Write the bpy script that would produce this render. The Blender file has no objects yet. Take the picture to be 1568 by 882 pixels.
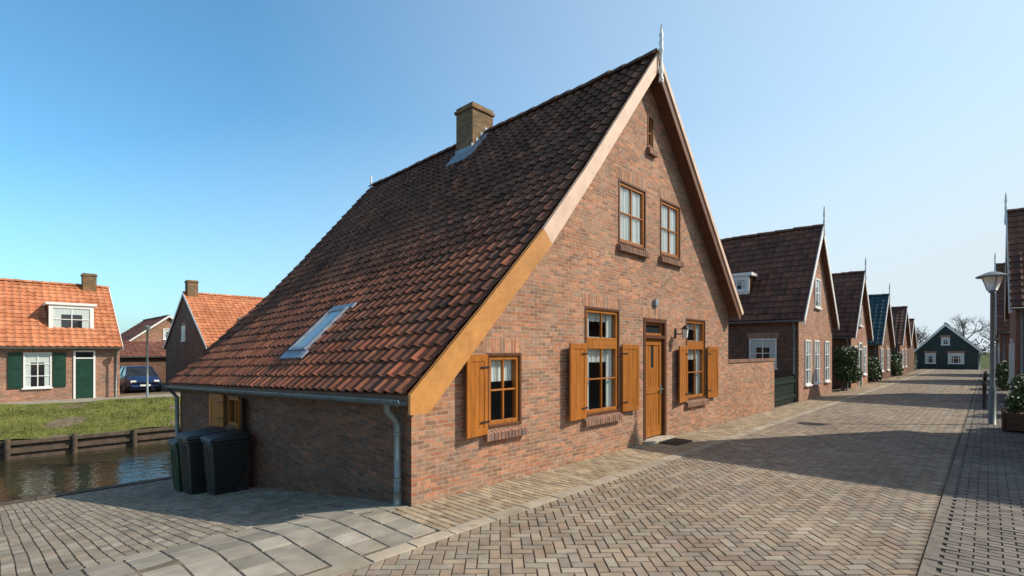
import bpy, math, random
from mathutils import Vector, Matrix
from mathutils.geometry import tessellate_polygon
random.seed(7)
R=random.random
def U(a,b): return a+(b-a)*R()
scene=bpy.context.scene
V=Vector
# ------------------------------------------------------------------ materials
def nmat(name):
    m=bpy.data.materials.new(name); m.use_nodes=True
    nt=m.node_tree; b=nt.nodes['Principled BSDF']
    return m,nt,b
def N(nt,t,**k):
    n=nt.nodes.new(t)
    for a,v in k.items(): setattr(n,a,v)
    return n
def L(nt,a,b): nt.links.new(a,b)
def hsv_var(nt,colsock,vec,scale,amt,detail=4):
    n=N(nt,'ShaderNodeTexNoise'); n.inputs['Scale'].default_value=scale; n.inputs['Detail'].default_value=detail
    L(nt,vec,n.inputs['Vector'])
    mr=N(nt,'ShaderNodeMapRange'); mr.inputs[1].default_value=.3; mr.inputs[2].default_value=.7
    mr.inputs[3].default_value=1-amt; mr.inputs[4].default_value=1+amt
    L(nt,n.outputs['Fac'],mr.inputs[0])
    mx=N(nt,'ShaderNodeVectorMath',operation='SCALE')
    L(nt,colsock,mx.inputs[0]); L(nt,mr.outputs[0],mx.inputs['Scale'])
    return mx.outputs[0],n
def mat_basic(name,col,rough=.6,scale=6,amt=.15,bump=.1,bscale=60,metal=0,stretch=None,spec=.4):
    m,nt,b=nmat(name)
    tc=N(nt,'ShaderNodeTexCoord'); vec=tc.outputs['Object']
    if stretch:
        mp=N(nt,'ShaderNodeMapping'); mp.inputs['Scale'].default_value=stretch; L(nt,vec,mp.inputs[0]); vec=mp.outputs[0]
    rgb=N(nt,'ShaderNodeRGB'); rgb.outputs[0].default_value=(*col,1)
    c,_=hsv_var(nt,rgb.outputs[0],vec,scale,amt)
    c,_=hsv_var(nt,c,vec,scale*7,amt*.6)
    L(nt,c,b.inputs['Base Color'])
    b.inputs['Roughness'].default_value=rough; b.inputs['Metallic'].default_value=metal
    b.inputs['Specular IOR Level'].default_value=spec
    if bump:
        n=N(nt,'ShaderNodeTexNoise'); n.inputs['Scale'].default_value=bscale; n.inputs['Detail'].default_value=5
        L(nt,vec,n.inputs['Vector'])
        bp=N(nt,'ShaderNodeBump'); bp.inputs['Strength'].default_value=bump; bp.inputs['Distance'].default_value=.01
        L(nt,n.outputs['Fac'],bp.inputs['Height']); L(nt,bp.outputs[0],b.inputs['Normal'])
    return m
def mat_brick(name,c1,c2,mortar,bw=.20,bh=.057,ms=.0055,scale=1,dirt=.18,bias=0,tint=None,pale=None):
    m,nt,b=nmat(name)
    uv=N(nt,'ShaderNodeUVMap'); uv.uv_map='UVMap'
    nz=N(nt,'ShaderNodeTexNoise'); nz.inputs['Scale'].default_value=4; L(nt,uv.outputs[0],nz.inputs['Vector'])
    sb=N(nt,'ShaderNodeVectorMath',operation='MULTIPLY_ADD'); sb.inputs[1].default_value=(.012,.012,0)
    L(nt,nz.outputs['Color'],sb.inputs[0]); L(nt,uv.outputs[0],sb.inputs[2])
    def bt(ca,cb,cm,bs,vec):
        t=N(nt,'ShaderNodeTexBrick'); t.inputs['Scale'].default_value=scale
        t.inputs['Brick Width'].default_value=bw; t.inputs['Row Height'].default_value=bh
        t.inputs['Mortar Size'].default_value=ms; t.inputs['Mortar Smooth'].default_value=.25
        t.inputs['Bias'].default_value=bs
        t.inputs['Color1'].default_value=(*ca,1); t.inputs['Color2'].default_value=(*cb,1); t.inputs['Mortar'].default_value=(*cm,1)
        L(nt,vec,t.inputs['Vector']); return t
    t=bt(c1,c2,mortar,bias,sb.outputs[0])
    # second, independent per-brick variation (same lattice, shifted by whole bricks)
    sh=N(nt,'ShaderNodeVectorMath',operation='ADD'); sh.inputs[1].default_value=(bw*37,bh*26,0); L(nt,sb.outputs[0],sh.inputs[0])
    t2=bt((1.28,1.0,.84),(.76,.90,1.0),(1,1,1),0,sh.outputs[0])
    mm2=N(nt,'ShaderNodeVectorMath',operation='MULTIPLY'); L(nt,t.outputs['Color'],mm2.inputs[0]); L(nt,t2.outputs['Color'],mm2.inputs[1])
    c,_=hsv_var(nt,mm2.outputs[0],uv.outputs[0],.9,dirt)
    c,_=hsv_var(nt,c,uv.outputs[0],14,.22)
    def patch(c,col,sc,lo,hi,mxv):
        n2=N(nt,'ShaderNodeTexNoise'); n2.inputs['Scale'].default_value=sc; n2.inputs['Detail'].default_value=4
        L(nt,uv.outputs[0],n2.inputs['Vector'])
        mr=N(nt,'ShaderNodeMapRange'); mr.inputs[1].default_value=lo; mr.inputs[2].default_value=hi; mr.inputs[4].default_value=mxv
        L(nt,n2.outputs['Fac'],mr.inputs[0])
        mm=N(nt,'ShaderNodeMath',operation='SUBTRACT'); mm.inputs[0].default_value=1; L(nt,t.outputs['Fac'],mm.inputs[1])
        ml=N(nt,'ShaderNodeMath',operation='MULTIPLY'); L(nt,mr.outputs[0],ml.inputs[0]); L(nt,mm.outputs[0],ml.inputs[1])
        mx=N(nt,'ShaderNodeMix',data_type='RGBA'); L(nt,ml.outputs[0],mx.inputs['Factor'])
        L(nt,c,mx.inputs['A']); mx.inputs['B'].default_value=(*col,1); return mx.outputs['Result']
    if tint: c=patch(c,tint,5.5,.50,.68,.5)
    if pale: c=patch(c,pale,1.3,.5,.75,.35)
    L(nt,c,b.inputs['Base Color']); b.inputs['Roughness'].default_value=.88; b.inputs['Specular IOR Level'].default_value=.25
    bp=N(nt,'ShaderNodeBump'); bp.inputs['Strength'].default_value=.85; bp.inputs['Distance'].default_value=.009; bp.invert=True
    n3=N(nt,'ShaderNodeTexNoise'); n3.inputs['Scale'].default_value=70; L(nt,uv.outputs[0],n3.inputs['Vector'])
    ad=N(nt,'ShaderNodeMath',operation='MULTIPLY_ADD'); ad.inputs[1].default_value=-.5; L(nt,n3.outputs['Fac'],ad.inputs[0]); L(nt,t.outputs['Fac'],ad.inputs[2])
    L(nt,ad.outputs[0],bp.inputs['Height']); L(nt,bp.outputs[0],b.inputs['Normal'])
    return m
def mat_attr(name,rough=.8,scale=9,amt=.2,bump=.3,bscale=90,moss=None,spec=.3):
    m,nt,b=nmat(name)
    tc=N(nt,'ShaderNodeTexCoord'); at=N(nt,'ShaderNodeAttribute'); at.attribute_name='tcol'
    c,_=hsv_var(nt,at.outputs['Color'],tc.outputs['Object'],scale,amt)
    c,_=hsv_var(nt,c,tc.outputs['Object'],.6,amt*.9)
    if moss:
        n2=N(nt,'ShaderNodeTexNoise'); n2.inputs['Scale'].default_value=1.7; n2.inputs['Detail'].default_value=8; n2.inputs['Roughness'].default_value=.7
        L(nt,tc.outputs['Object'],n2.inputs['Vector'])
        mr=N(nt,'ShaderNodeMapRange'); mr.inputs[1].default_value=.52; mr.inputs[2].default_value=.72; mr.inputs[4].default_value=.5
        L(nt,n2.outputs['Fac'],mr.inputs[0])
        mx=N(nt,'ShaderNodeMix',data_type='RGBA'); L(nt,mr.outputs[0],mx.inputs['Factor'])
        L(nt,c,mx.inputs['A']); mx.inputs['B'].default_value=(*moss,1); c=mx.outputs['Result']
    L(nt,c,b.inputs['Base Color']); b.inputs['Roughness'].default_value=rough; b.inputs['Specular IOR Level'].default_value=spec
    n=N(nt,'ShaderNodeTexNoise'); n.inputs['Scale'].default_value=bscale; n.inputs['Detail'].default_value=4
    L(nt,tc.outputs['Object'],n.inputs['Vector'])
    bp=N(nt,'ShaderNodeBump'); bp.inputs['Strength'].default_value=bump; bp.inputs['Distance'].default_value=.006
    L(nt,n.outputs['Fac'],bp.inputs['Height']); L(nt,bp.outputs[0],b.inputs['Normal'])
    return m
def mat_glass(name,tint=(.85,.9,.9)):
    m,nt,b=nmat(name); nt.nodes.remove(b)
    out=nt.nodes['Material Output']
    tr=N(nt,'ShaderNodeBsdfTransparent'); tr.inputs[0].default_value=(*tint,1)
    gl=N(nt,'ShaderNodeBsdfGlossy'); gl.inputs['Roughness'].default_value=.02
    lw=N(nt,'ShaderNodeLayerWeight'); lw.inputs[0].default_value=.5
    pw=N(nt,'ShaderNodeMath',operation='POWER'); pw.inputs[1].default_value=4; L(nt,lw.outputs['Facing'],pw.inputs[0])
    ma=N(nt,'ShaderNodeMath',operation='MULTIPLY_ADD',use_clamp=True); ma.inputs[1].default_value=.9; ma.inputs[2].default_value=.08; L(nt,pw.outputs[0],ma.inputs[0])
    tc=N(nt,'ShaderNodeTexCoord'); n=N(nt,'ShaderNodeTexNoise'); n.inputs['Scale'].default_value=2.5; L(nt,tc.outputs['Object'],n.inputs['Vector'])
    bp=N(nt,'ShaderNodeBump'); bp.inputs['Strength'].default_value=.08; bp.inputs['Distance'].default_value=.05
    L(nt,n.outputs['Fac'],bp.inputs['Height']); L(nt,bp.outputs[0],gl.inputs['Normal'])
    mx=N(nt,'ShaderNodeMixShader'); L(nt,ma.outputs[0],mx.inputs[0]); L(nt,tr.outputs[0],mx.inputs[1]); L(nt,gl.outputs[0],mx.inputs[2])
    L(nt,mx.outputs[0],out.inputs[0]); return m

M={}
M['brick']=mat_brick('brick_main',(.435,.245,.155),(.25,.128,.078),(.42,.345,.26),tint=(.43,.165,.09),dirt=.12,pale=(.46,.31,.215))
M['brick_side_shaded']=mat_brick('brick_side_shaded',(.20,.10,.062),(.105,.052,.033),(.15,.118,.09),tint=(.19,.07,.04))  # darker copy of the house brick; side wall's shade is put into its colour
M['soldier']=mat_brick('brick_soldier',(.44,.24,.145),(.27,.135,.08),(.42,.34,.26),bw=.06,bh=.23,ms=.0055)
M['sillbrick']=mat_brick('brick_sill',(.30,.17,.12),(.18,.10,.07),(.3,.25,.2),bw=.07,bh=.4)
M['brick_pink']=mat_brick('brick_pink',(.43,.24,.165),(.27,.15,.10),(.40,.34,.27),ms=.005)
M['brick_red']=mat_brick('brick_red',(.28,.13,.085),(.17,.08,.055),(.25,.20,.165),ms=.005)
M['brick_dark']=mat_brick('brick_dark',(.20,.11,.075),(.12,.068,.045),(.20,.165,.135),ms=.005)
M['brick_yel']=mat_brick('brick_chimney',(.27,.175,.09),(.15,.095,.055),(.20,.165,.12),tint=(.14,.115,.05))
M['tile']=mat_attr('roof_tile_brown',rough=.7,moss=(.048,.034,.024),bump=.4)
M['tile_o']=mat_attr('roof_tile_orange',rough=.75,bump=.2)
M['pave']=mat_attr('paving_clinker',rough=.82,bump=.4,bscale=120,amt=.17,scale=5)
M['orange']=mat_basic('stained_wood',(.355,.122,.019),.42,5,.24,.15,50,stretch=(3,3,.35))
M['orange2']=mat_basic('stained_wood_barge',(.50,.225,.062),.5,3,.16,.1,40,stretch=(1,.6,.6))
M['dkwood']=mat_basic('dark_stained_wood',(.11,.042,.019),.45,6,.2,.15,50,stretch=(3,3,.4))
M['soffit']=mat_basic('soffit_wood',(.14,.058,.03),.6,4,.2,.15,50)
M['pale']=mat_basic('weathered_pale_paint',(.68,.48,.36),.6,4,.12,.2,40)
M['white']=mat_basic('white_paint',(.78,.77,.73),.5,5,.06,.05,40)
M['curtain']=mat_basic('net_curtain',(.80,.80,.76),.9,3,.08,.3,12,stretch=(8,8,.6))
M['glass']=mat_glass('window_glass')
M['dglass']=mat_basic('dark_window',(.025,.03,.035),.06,2,.3,.0,10,spec=.8)
M['zinc']=mat_basic('zinc',(.17,.21,.21),.5,5,.2,.1,30,metal=.4)
M['lead']=mat_basic('lead_flashing',(.24,.27,.32),.5,8,.25,.3,30,metal=.2)
M['black']=mat_basic('black_iron',(.02,.02,.02),.5,5,.2,.1,40)
M['green']=mat_basic('green_paint',(.012,.048,.03),.4,5,.2,.05,40)
M['gate']=mat_basic('gate_dark_green',(.008,.02,.014),.5,5,.2,.05,40)
M['bin_dark']=mat_basic('bin_plastic',(.012,.014,.013),.5,5,.2,.15,80)
M['bin_green']=mat_basic('bin_green_plastic',(.018,.042,.02),.5,5,.2,.15,80)
M['timber']=mat_basic('wet_timber',(.09,.065,.045),.8,5,.35,.5,30)
M['post']=mat_basic('lamp_post_paint',(.16,.19,.19),.4,5,.15,.05,40)
M['opal']=mat_basic('opal_glass',(.75,.75,.7),.3,3,.05,0)
M['asphalt']=mat_basic('far_road',(.30,.265,.21),.9,2,.2,.3,60)
M['bluecar']=mat_basic('car_paint',(.015,.04,.12),.2,3,.05,0,spec=.7)
M['bark']=mat_basic('bark',(.12,.09,.07),.9,6,.3,.4,30)
M['interior']=mat_basic('interior_plaster',(.35,.32,.28),.9,2,.1,0)
M['stone']=mat_basic('stone',(.40,.36,.29),.85,5,.2,.4,50)
M['tealtile']=mat_attr('roof_tile_teal',rough=.5,bump=.2)
M['grn_board']=mat_basic('green_boards',(.025,.045,.037),.6,5,.2,.2,30)
M['skyglass']=mat_basic('skylight_glass',(.30,.37,.38),.06,2,.08,0,spec=1.0)
def mat_ground():
    m,nt,b=nmat('ground_sand')
    tc=N(nt,'ShaderNodeTexCoord')
    sx=N(nt,'ShaderNodeSeparateXYZ'); L(nt,tc.outputs['Object'],sx.inputs[0])
    r=N(nt,'ShaderNodeRGB'); r.outputs[0].default_value=(.17,.135,.095,1)
    g=N(nt,'ShaderNodeRGB'); g.outputs[0].default_value=(.07,.09,.03,1)
    gt=N(nt,'ShaderNodeMath',operation='LESS_THAN'); gt.inputs[1].default_value=-40; L(nt,sx.outputs[0],gt.inputs[0])
    gy=N(nt,'ShaderNodeMath',operation='GREATER_THAN'); gy.inputs[1].default_value=72; L(nt,sx.outputs[1],gy.inputs[0])
    mx0=N(nt,'ShaderNodeMath',operation='MAXIMUM'); L(nt,gt.outputs[0],mx0.inputs[0]); L(nt,gy.outputs[0],mx0.inputs[1])
    mx=N(nt,'ShaderNodeMix',data_type='RGBA'); L(nt,mx0.outputs[0],mx.inputs['Factor']); L(nt,r.outputs[0],mx.inputs['A']); L(nt,g.outputs[0],mx.inputs['B'])
    c,_=hsv_var(nt,mx.outputs['Result'],tc.outputs['Object'],3,.25)
    c,_=hsv_var(nt,c,tc.outputs['Object'],60,.3)
    L(nt,c,b.inputs['Base Color']); b.inputs['Roughness'].default_value=.95; b.inputs['Specular IOR Level'].default_value=.1
    return m
M['ground']=mat_ground()
def mat_grass():
    m,nt,b=nmat('grass')
    tc=N(nt,'ShaderNodeTexCoord')
    n=N(nt,'ShaderNodeTexNoise'); n.inputs['Scale'].default_value=1.6; n.inputs['Detail'].default_value=8; n.inputs['Roughness'].default_value=.7; L(nt,tc.outputs['Object'],n.inputs['Vector'])
    cr=N(nt,'ShaderNodeValToRGB'); e=cr.color_ramp.elements
    e[0].position=.3; e[0].color=(.07,.095,.02,1); e[1].position=.7; e[1].color=(.19,.19,.05,1)
    L(nt,n.outputs['Fac'],cr.inputs[0]); L(nt,cr.outputs[0],b.inputs['Base Color']); b.inputs['Roughness'].default_value=.8
    b.inputs['Specular IOR Level'].default_value=.2
    return m
M['grass']=mat_grass()
def mat_leaf(name,c1,c2):
    m,nt,b=nmat(name)
    g=N(nt,'ShaderNodeNewGeometry'); cr=N(nt,'ShaderNodeValToRGB'); e=cr.color_ramp.elements
    e[0].color=(*c1,1); e[1].color=(*c2,1)
    L(nt,g.outputs['Random Per Island'],cr.inputs[0]); L(nt,cr.outputs[0],b.inputs['Base Color']); b.inputs['Roughness'].default_value=.5
    return m
M['leaf']=mat_leaf('ivy_leaves',(.02,.05,.012),(.07,.12,.03))
M['twig']=mat_leaf('twig_mass',(.05,.04,.03),(.11,.10,.06))
def mat_water():
    m,nt,b=nmat('canal_water')
    b.inputs['Base Color'].default_value=(.03,.028,.014,1); b.inputs['Roughness'].default_value=.03; b.inputs['IOR'].default_value=1.33
    b.inputs['Specular IOR Level'].default_value=.6
    tc=N(nt,'ShaderNodeTexCoord'); mp=N(nt,'ShaderNodeMapping'); mp.inputs['Scale'].default_value=(1.6,.8,1); L(nt,tc.outputs['Object'],mp.inputs[0])
    n=N(nt,'ShaderNodeTexNoise'); n.inputs['Scale'].default_value=2.4; n.inputs['Detail'].default_value=4; L(nt,mp.outputs[0],n.inputs['Vector'])
    bp=N(nt,'ShaderNodeBump'); bp.inputs['Strength'].default_value=.4; bp.inputs['Distance'].default_value=.07
    L(nt,n.outputs['Fac'],bp.inputs['Height']); L(nt,bp.outputs[0],b.inputs['Normal'])
    return m
M['water']=mat_water()

# ------------------------------------------------------------------ mesh tools
def grp(name,loc):
    e=bpy.data.objects.new(name,None); e.location=loc; e.empty_display_size=.3
    scene.collection.objects.link(e); return e
def attach(o,p):
    if p is not None:
        o.parent=p; o.matrix_parent_inverse=Matrix.Translation(-V(p.location))
class MB:
    def __init__(s): s.v=[];s.f=[];s.uv=[];s.col=None
    def poly(s,pts,uv=None):
        i=len(s.v); s.v+= [tuple(p) for p in pts]; s.f.append(tuple(range(i,i+len(pts)))); s.uv.append(uv)
    def idx(s,pts,faces):
        i=len(s.v); s.v+=[tuple(p) for p in pts]
        for f in faces: s.f.append(tuple(i+k for k in f)); s.uv.append(None)
    def hexa(s,p):
        s.idx(p,[(0,3,2,1),(4,5,6,7),(0,1,5,4),(1,2,6,5),(2,3,7,6),(3,0,4,7)])
    def box(s,a,b):
        x0,y0,z0=a;x1,y1,z1=b
        s.hexa([(x0,y0,z0),(x1,y0,z0),(x1,y1,z0),(x0,y1,z0),(x0,y0,z1),(x1,y0,z1),(x1,y1,z1),(x0,y1,z1)])
    def pbox(s,P,u0,u1,n0,n1,z0,z1):
        s.hexa([P(u0,n0,z0),P(u1,n0,z0),P(u1,n1,z0),P(u0,n1,z0),P(u0,n0,z1),P(u1,n0,z1),P(u1,n1,z1),P(u0,n1,z1)])
    def prism(s,pts,off):
        n=len(pts); off=V(off); q=[V(p) for p in pts]; r=[p+off for p in q]
        s.idx(q+r,[tuple(range(n)),tuple(range(2*n-1,n-1,-1))]+[(i,(i+1)%n,n+(i+1)%n,n+i) for i in range(n)])
    def tube(s,pts,r,seg=10,cap=True):
        pts=[V(p) for p in pts]; rs=r if isinstance(r,(list,tuple)) else [r]*len(pts)
        rings=[]
        for i,p in enumerate(pts):
            d=(pts[min(i+1,len(pts)-1)]-pts[max(i-1,0)])
            if d.length<1e-6: d=V((0,0,1))
            d.normalize()
            a=d.cross(V((0,0,1)))
            if a.length<.05: a=V((1,0,0))
            a.normalize(); b=d.cross(a)
            rings.append([p+(a*math.cos(t)+b*math.sin(t))*rs[i] for t in [2*math.pi*k/seg for k in range(seg)]])
        vv=[q for rg in rings for q in rg]; ff=[]
        for i in range(len(pts)-1):
            for k in range(seg):
                ff.append((i*seg+k,i*seg+(k+1)%seg,(i+1)*seg+(k+1)%seg,(i+1)*seg+k))
        if cap: ff.append(tuple(range(seg))); ff.append(tuple(range(len(vv)-1,len(vv)-1-seg,-1)))
        s.idx(vv,ff)
    def finish(s,name,mat,parent=None,smooth=False,bevel=0,uvswap=False):
        me=bpy.data.meshes.new(name); me.from_pydata(s.v,[],s.f); me.update()
        uvl=me.uv_layers.new(name='UVMap')
        for p in me.polygons:
            n=p.normal; u=s.uv[p.index]
            ax,ay,az=abs(n.x),abs(n.y),abs(n.z)
            for k,li in enumerate(p.loop_indices):
                if u: uvl.data[li].uv=u[k]; continue
                c=me.vertices[me.loops[li].vertex_index].co
                if ax>=ay and ax>=az*.6: q=(c.y,c.z)
                elif ay>=az*.6: q=(c.x+.1,c.z)
                else: q=(c.x,c.y)
                uvl.data[li].uv=q
        if s.col:
            a=me.color_attributes.new('tcol','FLOAT_COLOR','POINT'); fl=[]
            for c in s.col: fl+= [c[0],c[1],c[2],1]
            a.data.foreach_set('color',fl)
        if smooth: me.polygons.foreach_set('use_smooth',[True]*len(me.polygons))
        me.materials.append(M[mat] if isinstance(mat,str) else mat)
        o=bpy.data.objects.new(name,me); scene.collection.objects.link(o); attach(o,parent)
        if bevel:
            bm=o.modifiers.new('bev','BEVEL'); bm.width=bevel; bm.segments=2; bm.limit_method='ANGLE'
        return o
class Obj:
    def __init__(s,name,loc): s.e=grp(name,loc); s.p={}; s.opt={}
    def mb(s,part,mat,**o):
        k=(part,mat)
        if k not in s.p: s.p[k]=MB(); s.opt[k]=o
        return s.p[k]
    def done(s):
        for (part,mat),mb in s.p.items():
            if mb.v: mb.finish(part,mat,s.e,**s.opt[(part,mat)])
def FX(x0): return lambda u,n,z:(x0+n,u,z)
def FXm(x0): return lambda u,n,z:(x0-n,u,z)
def FYm(y0): return lambda u,n,z:(u,y0-n,z)

# ------------------------------------------------------------------ pantile roof
def lerp(a,b,t): return a+(b-a)*t
def tiles(name,p0,p1,tw,rh,mat,parent,colfn,amp=.028,seg=7,jit=1.0):
    p0=[V(p) for p in p0]; p1=[V(p) for p in p1]
    cum=[0]
    for i in range(len(p0)-1): cum.append(cum[-1]+(p0[i+1]-p0[i]).length)
    T=cum[-1]
    def at(pp,v):
        d=min(max(v,0),1.0)*T
        for i in range(len(cum)-1):
            if d<=cum[i+1]+1e-9:
                return pp[i].lerp(pp[i+1],(d-cum[i])/(cum[i+1]-cum[i]))
        return pp[-1]
    def P(u,v): return at(p0,v).lerp(at(p1,v),u)
    W=(p1[0]-p0[0]).length; nc=max(1,round(W/tw)); nr=max(1,round(T/rh))
    mb=MB(); mb.col=[]
    lift=.035
    for r in range(nr):
        v0=r/nr; v1=min((r+1.12)/nr,1)
        vm=(v0+v1)/2
        nrm=(P(1,vm)-P(0,vm)).cross(P(.5,min(vm+.01,1))-P(.5,vm-.01)).normalized()
        if nrm.z<0: nrm=-nrm
        for c in range(nc):
            j=U(-.006,.006)*jit; jj=U(-.006,.006)*jit; dv=U(-.012,.012)*jit/nr*2
            col=colfn((c+.5)/nc,vm)
            vs=[];
            rows=[(v0+dv,lift-.022+j),(v0+dv,lift+j),(v1,0+jj*.5)]
            for (vv,h) in rows:
                for k in range(seg+1):
                    t=k/seg
                    hh=amp*(.5+.5*math.cos(2*math.pi*(t-.03)))**1.2 - amp*.25*math.sin(math.pi*t)
                    u=(c+t*1.0)/nc
                    vs.append(P(u,vv)+nrm*(h+hh+(t-.5)*jj))
            n=seg+1
            lip=vs[:n]+vs[n:2*n]; body=vs[n:]
            mb.idx(lip,[(k,k+1,n+k+1,n+k) for k in range(seg)])
            mb.idx(body,[(k,k+1,n+k+1,n+k) for k in range(seg)])
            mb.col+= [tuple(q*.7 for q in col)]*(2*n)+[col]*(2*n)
    return mb.finish(name,mat,parent,smooth=True)
def ridge_caps(h,p0,p1,cols,r=.12,mat='tile',name='ridge_tiles'):
    p0=V(p0);p1=V(p1); Ln=(p1-p0).length; n=max(1,round(Ln/.36)); d=(p1-p0)/n
    mb=MB(); mb.col=[]
    side=d.normalized().cross(V((0,0,1)))
    for i in range(n):
        a=p0+d*i; b=a+d*1.08; seg=8; vs=[]
        c=cols(); dz=U(-.012,.012)
        for (q,rr) in ((a,r*1.16),(b,r*.96)):
            for k in range(seg+1):
                t=math.pi*k/seg
                vs.append(q+side*(math.cos(t)*rr)+V((0,0,math.sin(t)*rr*.9-.05+dz)))
        vs+= [v-V((0,0,.02))-(v-a)*.08 for v in vs[:seg+1]]
        n1=seg+1
        mb.idx(vs,[(k,k+1,n1+k+1,n1+k) for k in range(seg)]+[(k,k+1,2*n1+k+1,2*n1+k) for k in range(seg)])
        mb.col+=[c]*len(vs)
    mb.finish(name,mat,h.e if isinstance(h,Obj) else h,smooth=False)
def mixc(a,b,t): return tuple(lerp(x,y,t) for x,y in zip(a,b))
def jc(c,a=.25):
    k=U(1-a,1+a); return tuple(x*k for x in c)

# ------------------------------------------------------------------ ground
def g(x): return 0.0 if x>-.2 else max(-.145*(-x-.2),-1.56)
gm=MB()
prof=[(900,0),(6,0),(-.2,0),(-10.95,g(-10.95)),(-11.0,-3.2),(-21.35,-3.2),(-21.4,-1.5),(-25.6,-.56),(-28,-.5),(-900,-.5)]
ys=[-250,-8,0,20,80,1200]
vs=[(x,y,z-.010) for y in ys for x,z in prof]; n=len(prof)
gm.idx(vs,[(j*n+i,j*n+i+1,(j+1)*n+i+1,(j+1)*n+i) for j in range(len(ys)-1) for i in range(n-1)])
gm.finish('ground','ground')
w=MB(); w.poly([(-10.9,-200,-2.15),(-10.9,300,-2.15),(-21.5,300,-2.15),(-21.5,-200,-2.15)]); w.finish('canal_water','water')
gr=MB(); nx,ny=26,260
def bank(x,y): 
    t=(-21.5-x)/4.1; return -1.47+t*.94+.035*math.sin(x*3+y*.7)+.04*math.sin(y*1.3)+.02*math.sin(y*3.1+x)
vv=[(lerp(-21.5,-25.9,i/nx),lerp(-25,40,j/ny),0) for j in range(ny+1) for i in range(nx+1)]
vv=[(x,y,bank(x,y)+.02) for x,y,_ in vv]
gr.idx(vv,[(j*(nx+1)+i,j*(nx+1)+i+1,(j+1)*(nx+1)+i+1,(j+1)*(nx+1)+i) for j in range(ny) for i in range(nx)])
for k in range(26000):
    x=U(-21.5,-25.7); y=U(-12,14); z=bank(x,y)+.01; hh=U(.03,.09)*(1.8 if R()<.08 else 1); a=U(0,6.28); ww=U(.012,.03)
    dx,dy=math.cos(a)*ww,math.sin(a)*ww
    gr.poly([(x-dx,y-dy,z),(x+dx,y+dy,z),(x+U(-.04,.04),y+U(-.04,.04),z+hh)])
gr.finish('grass','grass')
fr=MB(); fr.poly([(-25.8,-60,-.49),(-25.8,90,-.49),(-28.2,90,-.475),(-28.2,-60,-.475)]); fr.finish('far_road','asphalt')
tr=Obj('timber_canal_edging',(-21.3,0,-2)); m=tr.mb('rails','timber',bevel=.01)
m.box((-21.42,-30,-1.60),(-21.26,40,-1.46)); m.box((-21.36,-30,-1.92),(-21.28,40,-1.80)); m.box((-21.40,-30,-2.6),(-21.38,40,-1.62))
m=tr.mb('posts','timber')
y=-29
while y<40:
    m.tube([(-21.2,y,-2.6),(-21.2+U(-.02,.02),y+U(-.03,.03),-1.40+U(-.03,.05))],.085,8); y+=1.85+U(-.1,.1)
tr.done()
q=Obj('quay_edge',(-10.95,-5,-1.5)); m=q.mb('coping','timber',bevel=.01)
y=-30
while y<30:
    l=U(1.8,2.4); m.box((-11.12,y,-1.75),(-10.86,y+l-.015,-1.52+U(-.01,.01))); y+=l
q.done()

# ------------------------------------------------------------------ paving
class Pave(MB):
    def __init__(s): super().__init__(); s.col=[]
    def brick(s,cx,cy,hl,hw,ang,col,zo=0,th=.016,jit=.0025,inset=.005):
        ca,sa=math.cos(ang),math.sin(ang); j=[U(-jit,jit) for _ in range(4)]; top=[];bot=[]
        for k,(a,b) in enumerate(((-1,-1),(1,-1),(1,1),(-1,1))):
            for dst,ins in ((bot,0),(top,inset)):
                px=a*(hl-ins); py=b*(hw-ins); X=cx+px*ca-py*sa; Y=cy+px*sa+py*ca
                dst.append((X,Y,g(X)+zo+(j[k] if dst is top else -th)))
        s.idx(bot+top,[(4,5,6,7),(0,1,5,4),(1,2,6,5),(2,3,7,6),(3,0,4,7)])
        s.col+=[tuple(q*.75 for q in col)]*4+[col]*4
def clink():
    c=random.choice([(.28,.22,.16),(.265,.215,.165),(.30,.24,.17),(.245,.205,.16),(.28,.21,.15),(.305,.26,.20)])
    return jc(c,.13)
st=Pave(); W=.105
x0,x1,y0,y1=1.14,4.68,-5,67
ca=math.cos(math.pi/4)
def hb_add(px,py,ang):
    X=(px-py)*ca*W+1; Y=(px+py)*ca*W-6
    if x0-.03<X<x1+.03 and y0<Y<y1:
        st.brick(X,Y,W-.004,W/2-.004,ang+math.pi/4,clink(),jit=.003)
for r in range(-40,560):
    for mm in range(-2,17):
        d=4*mm
        if d<-6 or d>60: continue
        px=r+d
        hb_add(px+1,r+.5,0); hb_add(px+3.5,r+1,math.pi/2)
st.finish('street','pave')
pv=Pave(); y=-.3; row=0
while y<67:
    off=.1 if row%2 else 0; x=.02-off
    while x<.93:
        c=random.choice([(.37,.285,.185),(.34,.265,.175),(.31,.245,.17),(.38,.31,.215),(.30,.225,.15)])
        pv.brick(x+.1,y+.05,.096,.046,0,jc(c,.13),zo=.006,jit=.003); x+=.2
    y+=.1; row+=1
y=-5;row=0
while y<67:
    x=4.84-(.1 if row%2 else 0)
    while x<6.3:
        pv.brick(x+.1,y+.05,.096,.046,0,jc((.19,.165,.14),.18),zo=.01,jit=.004); x+=.2
    y+=.1; row+=1
pv.finish('pavement','pave')
kb=Pave(); y=-5.2
while y<67:
    l=U(.45,.9) if y<14 else 1.0
    kb.brick(1.04,y+l/2,.09,l/2-.006,0,jc((.345,.295,.225),.14),zo=.009,jit=.004)
    kb.brick(4.76,y+l/2,.055,l/2-.006,0,jc((.19,.165,.135),.12),zo=.010,jit=.004)
    y+=l
kb.finish('kerb','pave')
fc=Pave(); y=-7.5; row=0
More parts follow.
